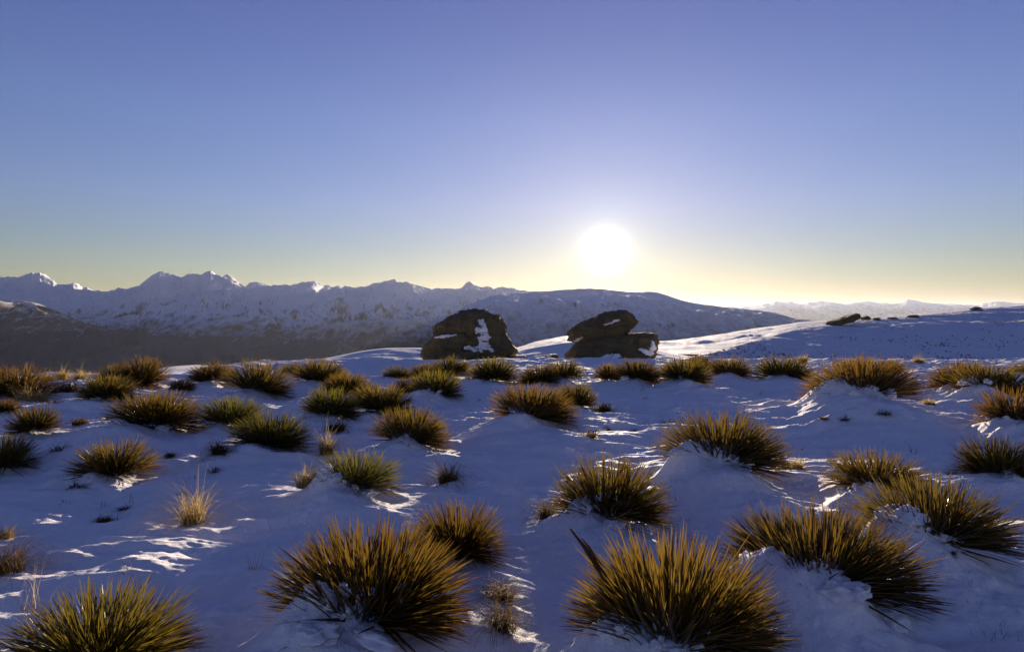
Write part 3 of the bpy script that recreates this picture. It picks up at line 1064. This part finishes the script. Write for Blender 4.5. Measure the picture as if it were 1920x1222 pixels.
# ------------------------------------------------------------------ tussocks
def tuft_mesh(w, h, n, r, mat, bw, droop=0.5, stalks=0, flat=0.0):
    """Thin curved grass blades from one foot; a few tall seed stalks."""
    seg = 5
    T = np.linspace(0, 1, seg)
    az = r.random(n) * 2 * PI
    tilt = np.abs(r.normal(0.35 + flat, 0.35, n))
    ln = h * np.clip(r.normal(0.85, 0.22, n), 0.3, 1.3)
    st = np.zeros(n, bool)
    if stalks:
        st[:stalks] = True
        ln[:stalks] = h * r.uniform(1.05, 1.5, stalks)
        tilt[:stalks] = np.abs(r.normal(0.25, 0.15, stalks))
    rr = np.sqrt(r.random(n)) * w * 0.22
    ra = r.random(n) * 2 * PI
    V = np.zeros((n, seg, 2, 3))
    A = np.zeros((n, seg, 2, 4))
    rnd = r.random(n)
    for k, t in enumerate(T):
        ang_ = tilt + droop * t * t * np.where(st, 0.3, 1.0)
        hor = ln * t * np.sin(ang_)
        ver = ln * t * np.cos(ang_)
        bx = rr * np.cos(ra) + hor * np.cos(az)
        by = rr * np.sin(ra) + hor * np.sin(az)
        ww = bw * (1 - 0.9 * t) * np.where(st, 0.5, 1.0)
        sx, sy = -np.sin(az), np.cos(az)
        for q, sg in enumerate((-1, 1)):
            V[:, k, q, 0] = bx + sg * ww * sx
            V[:, k, q, 1] = by + sg * ww * sy
            V[:, k, q, 2] = ver - 0.01
            A[:, k, q, 0] = t
            A[:, k, q, 3] = rnd
    base = np.array([(2 * k, 2 * k + 1, 2 * k + 3, 2 * k + 2) for k in range(seg - 1)])
    off = (np.arange(n) * seg * 2)[:, None, None]
    return mesh_np('tussock', V.reshape(-1, 3), (base[None] + off).reshape(-1, 4), None, mat, smooth=False, attr=A.reshape(-1, 4))


# (px, base row, width px, height px, style, label); style s = straw, b = brown, f = flat brown, t = thin stalks
T_ = [
    (362, 978, 70, 92, 's', 'golden grass tussock catching the light, in the open snow below the touching flare tinted plants'),
    (575, 955, 60, 44, 's', 'low green grass tussock at the left foot of the frosted spear plant'),
    (840, 912, 58, 52, 'b', 'brown grass tussock on the snow right of the frosted central plant'),
    (612, 862, 42, 50, 's', 'pale upright grass tussock above the frosted spear plant'),
    (410, 874, 38, 36, 'b', 'small dark grass tussock left of the pale upright one'),
    (402, 892, 34, 14, 'f', 'flat dark grass tuft just under the small dark tussock'),
    (146, 924, 58, 22, 'f', 'flat dark grass tuft below the lone fan shaped plant'),
    (232, 946, 28, 18, 'f', 'small dark tuft on the snow, upper of two below the fan shaped plant'),
    (194, 975, 34, 22, 'b', 'small dark tuft on the snow, lower of two below the fan shaped plant'),
    (12, 1082, 100, 90, 'b', 'large soft brown grass tussock cut by the left edge'),
    (10, 1002, 44, 30, 's', 'straw coloured tuft at the left edge above the large brown tussock'),
    (938, 1140, 90, 55, 'b', 'brown grass tussock right of the biggest central plant, upper of two'),
    (942, 1196, 84, 72, 'b', 'brown grass tussock right of the biggest central plant, lower of two'),
    (1026, 985, 44, 48, 'b', 'dark grass tussock at the foot of the round mound plant'),
    (1078, 972, 34, 20, 'f', 'flat dark tuft right beside the dark tussock of the mound plant'),
    (632, 818, 44, 24, 'b', 'small grass tussock under the joined frosted pair'),
    (60, 762, 90, 42, 's', 'matted pale grass in front of the big dark dome at the left edge'),
    (118, 742, 80, 34, 'b', 'dark matted grass between the left edge dome and the next plants'),
    (118, 712, 26, 26, 's', 'golden grass tuft on the left skyline, right one of two'),
    (152, 716, 36, 28, 's', 'golden grass tuft on the left skyline, nearest the spear plants'),
    (88, 714, 28, 22, 's', 'short golden tuft on the left skyline beside the big dome'),
    (150, 796, 42, 18, 'b', 'small brown tuft right of the small open spear plant'),
    (104, 772, 36, 10, 'f', 'flat brown tuft on the snow above the small open spear plant'),
    (112, 866, 44, 16, 'f', 'flat brown tuft on the snow left of the fan shaped plant'),
    (270, 712, 40, 18, 's', 'pale dry grass at the foot of the tall dome plant'),
    (318, 866, 22, 14, 'b', 'tiny brown tuft on lit snow right of the fan shaped plant'),
    (1132, 768, 34, 24, 'b', 'round brown grass tussock right of the large domed plant'),
    (1495, 888, 36, 28, 's', 'small dry tussock right of the large arched plant'),
    (1474, 882, 26, 22, 'b', 'dark tuft touching the right end of the large arched plant'),
    (1545, 810, 26, 10, 'f', 'small flat tuft on the snow, left of two in the right middle'),
    (1582, 810, 30, 12, 'f', 'small flat tuft on the snow, right of two in the right middle'),
    (1658, 812, 36, 12, 'f', 'thin flat tuft on smooth snow below the sprawling plant'),
    (1742, 766, 36, 16, 's', 'dry grass at the right end of the sprawling snow patched plant'),
    (1138, 812, 22, 10, 'f', 'small tuft on lit snow right of the fallen dead leaves'),
    (1190, 812, 16, 8, 'f', 'tiny dark tuft in the snow left of the large arched plant'),
    (1250, 794, 38, 9, 'f', 'dead flat twig like tuft on the snow above the large arched plant'),
    (1722, 684, 30, 16, 's', 'pale tuft on the far crest between the right hand plants'),
    (1505, 682, 26, 16, 's', 'pale tuft on the far crest right of the neat round plant'),
    (478, 1092, 46, 40, 't', 'sparse thin grass stalks on the snow left of the biggest central plant'),
    (62, 1150, 80, 60, 't', 'sparse thin grass stalks above the plant in the lower left corner'),
    (1786, 908, 30, 18, 'f', 'small brown tuft on the snow left of the plant cut by the right edge'),
    (1540, 1108, 0, 0, '', ''),
    (1782, 1116, 30, 12, 'f', 'small flat dark tuft alone on the shaded lower right snow'),
    (1060, 870, 0, 0, '', ''),
    (1890, 1030, 44, 12, 'f', 'flat dry tuft at the right end of the wide ragged plant'),
]
for k, (px, base, w, h, st, lab) in enumerate(T_):
    if not lab:
        continue
    r = np.random.default_rng(500 + k)
    y = float(depth_at(base - 3))
    x = (px - 960) / FPX * y
    W_, H_ = 1.3 * w / FPX * y, 1.15 * h / FPX * y
    bw = max(0.0016, 0.0005 * y)
    if st == 's':
        me = tuft_mesh(W_, H_, 260, r, M_TUSS, bw, 0.7, 7, 0.1)
    elif st == 'b':
        me = tuft_mesh(W_, H_, 330, r, M_TUFT, bw, 0.9, 4, 0.2)
    elif st == 'f':
        me = tuft_mesh(W_, max(H_, 0.4 * W_) * 0.9, 130, r, M_TUFT, bw, 0.4, 0, 0.75)
    else:
        me = tuft_mesh(W_, H_, 22, r, M_TUSS, bw, 0.3, 12)
    o = link('grass_tussock', me, label=lab, cat='tussock', group='grass tussocks on the snow')
    o.location = (x, y, float(ground_z(x, y)[0]))

# fallen dead leaves on the snow
r = np.random.default_rng(900)
y = float(depth_at(836))
x = (1105 - 960) / FPX * y
o = link('dead_leaf_clump', tuft_mesh(0.3, 0.22, 40, r, M_TUFT, 0.012, 0.3, 0, 0.9), label='dark clump of fallen dead leaves on sunlit snow in the middle', cat='dead leaves')
o.location = (x, y, float(ground_z(x, y)[0]) + 0.01)

# broken flower stalk standing out of the big plant at the lower edge
def stalk(parent, a, b, rad, name):
    a, b = Vector(a), Vector(b)
    d = (b - a).normalized()
    s = d.orthogonal().normalized()
    u = d.cross(s)
    vsx = []
    for t, q in ((0, 1.0), (0.35, 0.9), (0.7, 0.6), (1.0, 0.22)):
        c = a.lerp(b, t) + s * 0.01 * math.sin(3 * t)
        for k in range(6):
            an = k * PI / 3
            vsx.append(tuple(c + (s * math.cos(an) + u * math.sin(an)) * rad * q))
    qd = [(i * 6 + k, i * 6 + (k + 1) % 6, i * 6 + 6 + (k + 1) % 6, i * 6 + 6 + k) for i in range(3) for k in range(6)]
    at = np.zeros((len(vsx), 4))
    at[:, 3] = 0.7
    return link(name, mesh_np(name, vsx, qd, None, M_TUFT, attr=at), parent)


p3 = PL[2]
fy = 0.05
def pt(px, py, y):
    return ((px - 960) / FPX * y - p3['x'], y - p3['y'], HC - (py - HOR) / FPX * y - float(p3['root'].location.z))
stalk(p3['root'], pt(1150, 1110, p3['y'] + .1), pt(1068, 990, p3['y'] + .05), 0.016, 'flower_stalk')
stalk(p3['root'], pt(1135, 1080, p3['y'] + .1), pt(1090, 1008, p3['y'] + .12), 0.010, 'flower_stalk')

# ------------------------------------------------------------------ tufts showing through the snow on the slopes
def scatter_tufts(name, label, pts, size):
    V = []
    Q = []
    A = []
    r = np.random.default_rng(77)
    for (x, y, z) in pts:
        s = size * r.uniform(0.5, 1.4)
        for k in range(7):
            a = r.random() * 2 * PI
            t = r.uniform(0.2, 1.0)
            dx, dy = math.cos(a), math.sin(a)
            w = s * 0.16
            b = len(V)
            rnd = r.random()
            V += [(x - dy * w, y + dx * w, z - 0.05), (x + dy * w, y - dx * w, z - 0.05), (x + dx * s * math.sin(t), y + dy * s * math.sin(t), z + s * 0.8 * math.cos(t))]
            Q.append((b, b + 1, b + 2))
            A += [(0, 0, 0, rnd)] * 3
    me = mesh_np(name, V, None, Q, M_TUFT, smooth=False, attr=A)
    link(name, me, kind='stuff', label=label)


X, Y, Z = RS
pts = []
nr, nc = Y.shape
for k in range(8000):
    i = int(rng.integers(3, 86))
    j = int(rng.integers(10, min(nc, 420)))
    x, y, z = X[i, j], Y[i, j], Z[i, j]
    dens = -0.15 + 1.5 * pn(x / 9, y / 9, 5) + 0.8 * pn(x / 2.5, y / 3, 6) + (0.9 if i < 6 else 0)
    if rng.random() < dens * 0.45:
        pts.append((x + rng.normal(0, .1), y, z))
scatter_tufts('slope_tufts', 'sparse brown grass tufts poking through the right snow slope', pts, 0.19)


# ------------------------------------------------------------------ loose dry grass and dead leaf bits on the snow
def litter():
    r = np.random.default_rng(41)
    V, Q, A = [], [], []

    def blade(x, y, z, ln, tilt, az, w):
        b = len(V)
        rnd = r.random()
        dx, dy = math.cos(az), math.sin(az)
        for t in (0.0, 0.55, 1.0):
            a = tilt + 0.5 * t
            px_, py_, pz_ = x + dx * ln * t * math.sin(a), y + dy * ln * t * math.sin(a), z + ln * t * math.cos(a)
            ww = w * (1 - 0.85 * t)
            V.append((px_ - dy * ww, py_ + dx * ww, pz_))
            V.append((px_ + dy * ww, py_ - dx * ww, pz_))
            A.append((t, 0, 0, rnd))
            A.append((t, 0, 0, rnd))
        Q.append((b, b + 1, b + 3, b + 2))
        Q.append((b + 2, b + 3, b + 5, b + 4))
    spots = []
    for k in range(330):
        py = 700 + 520 * r.random() ** 1.6
        px = r.uniform(-60, 1980)
        y = float(depth_at(py))
        x = (px - 960) / FPX * y
        if pn(np.array([x / 1.7]), np.array([y / 1.7]), 8)[0] < -0.05 + 0.25 * (px > 700) * (px < 1200):
            continue
        spots.append((x, y))
    gz = ground_z(np.array([q[0] for q in spots]), np.array([q[1] for q in spots]))
    for (x, y), z in zip(spots, gz):
        n = int(r.integers(2, 14))
        h = r.uniform(0.03, 0.13)
        for j in range(n):
            blade(x + r.normal(0, 0.03), y + r.normal(0, 0.03), z - 0.01, h * r.uniform(0.5, 1.3), abs(r.normal(0.4, 0.5)), r.random() * 6.28, max(0.0013, 0.0004 * y))
    link('dry_grass', mesh_np('dry_grass', V, Q, None, M_TUFT, smooth=False, attr=A), kind='stuff', label='sparse dry grass blades poking through the snow')


litter()
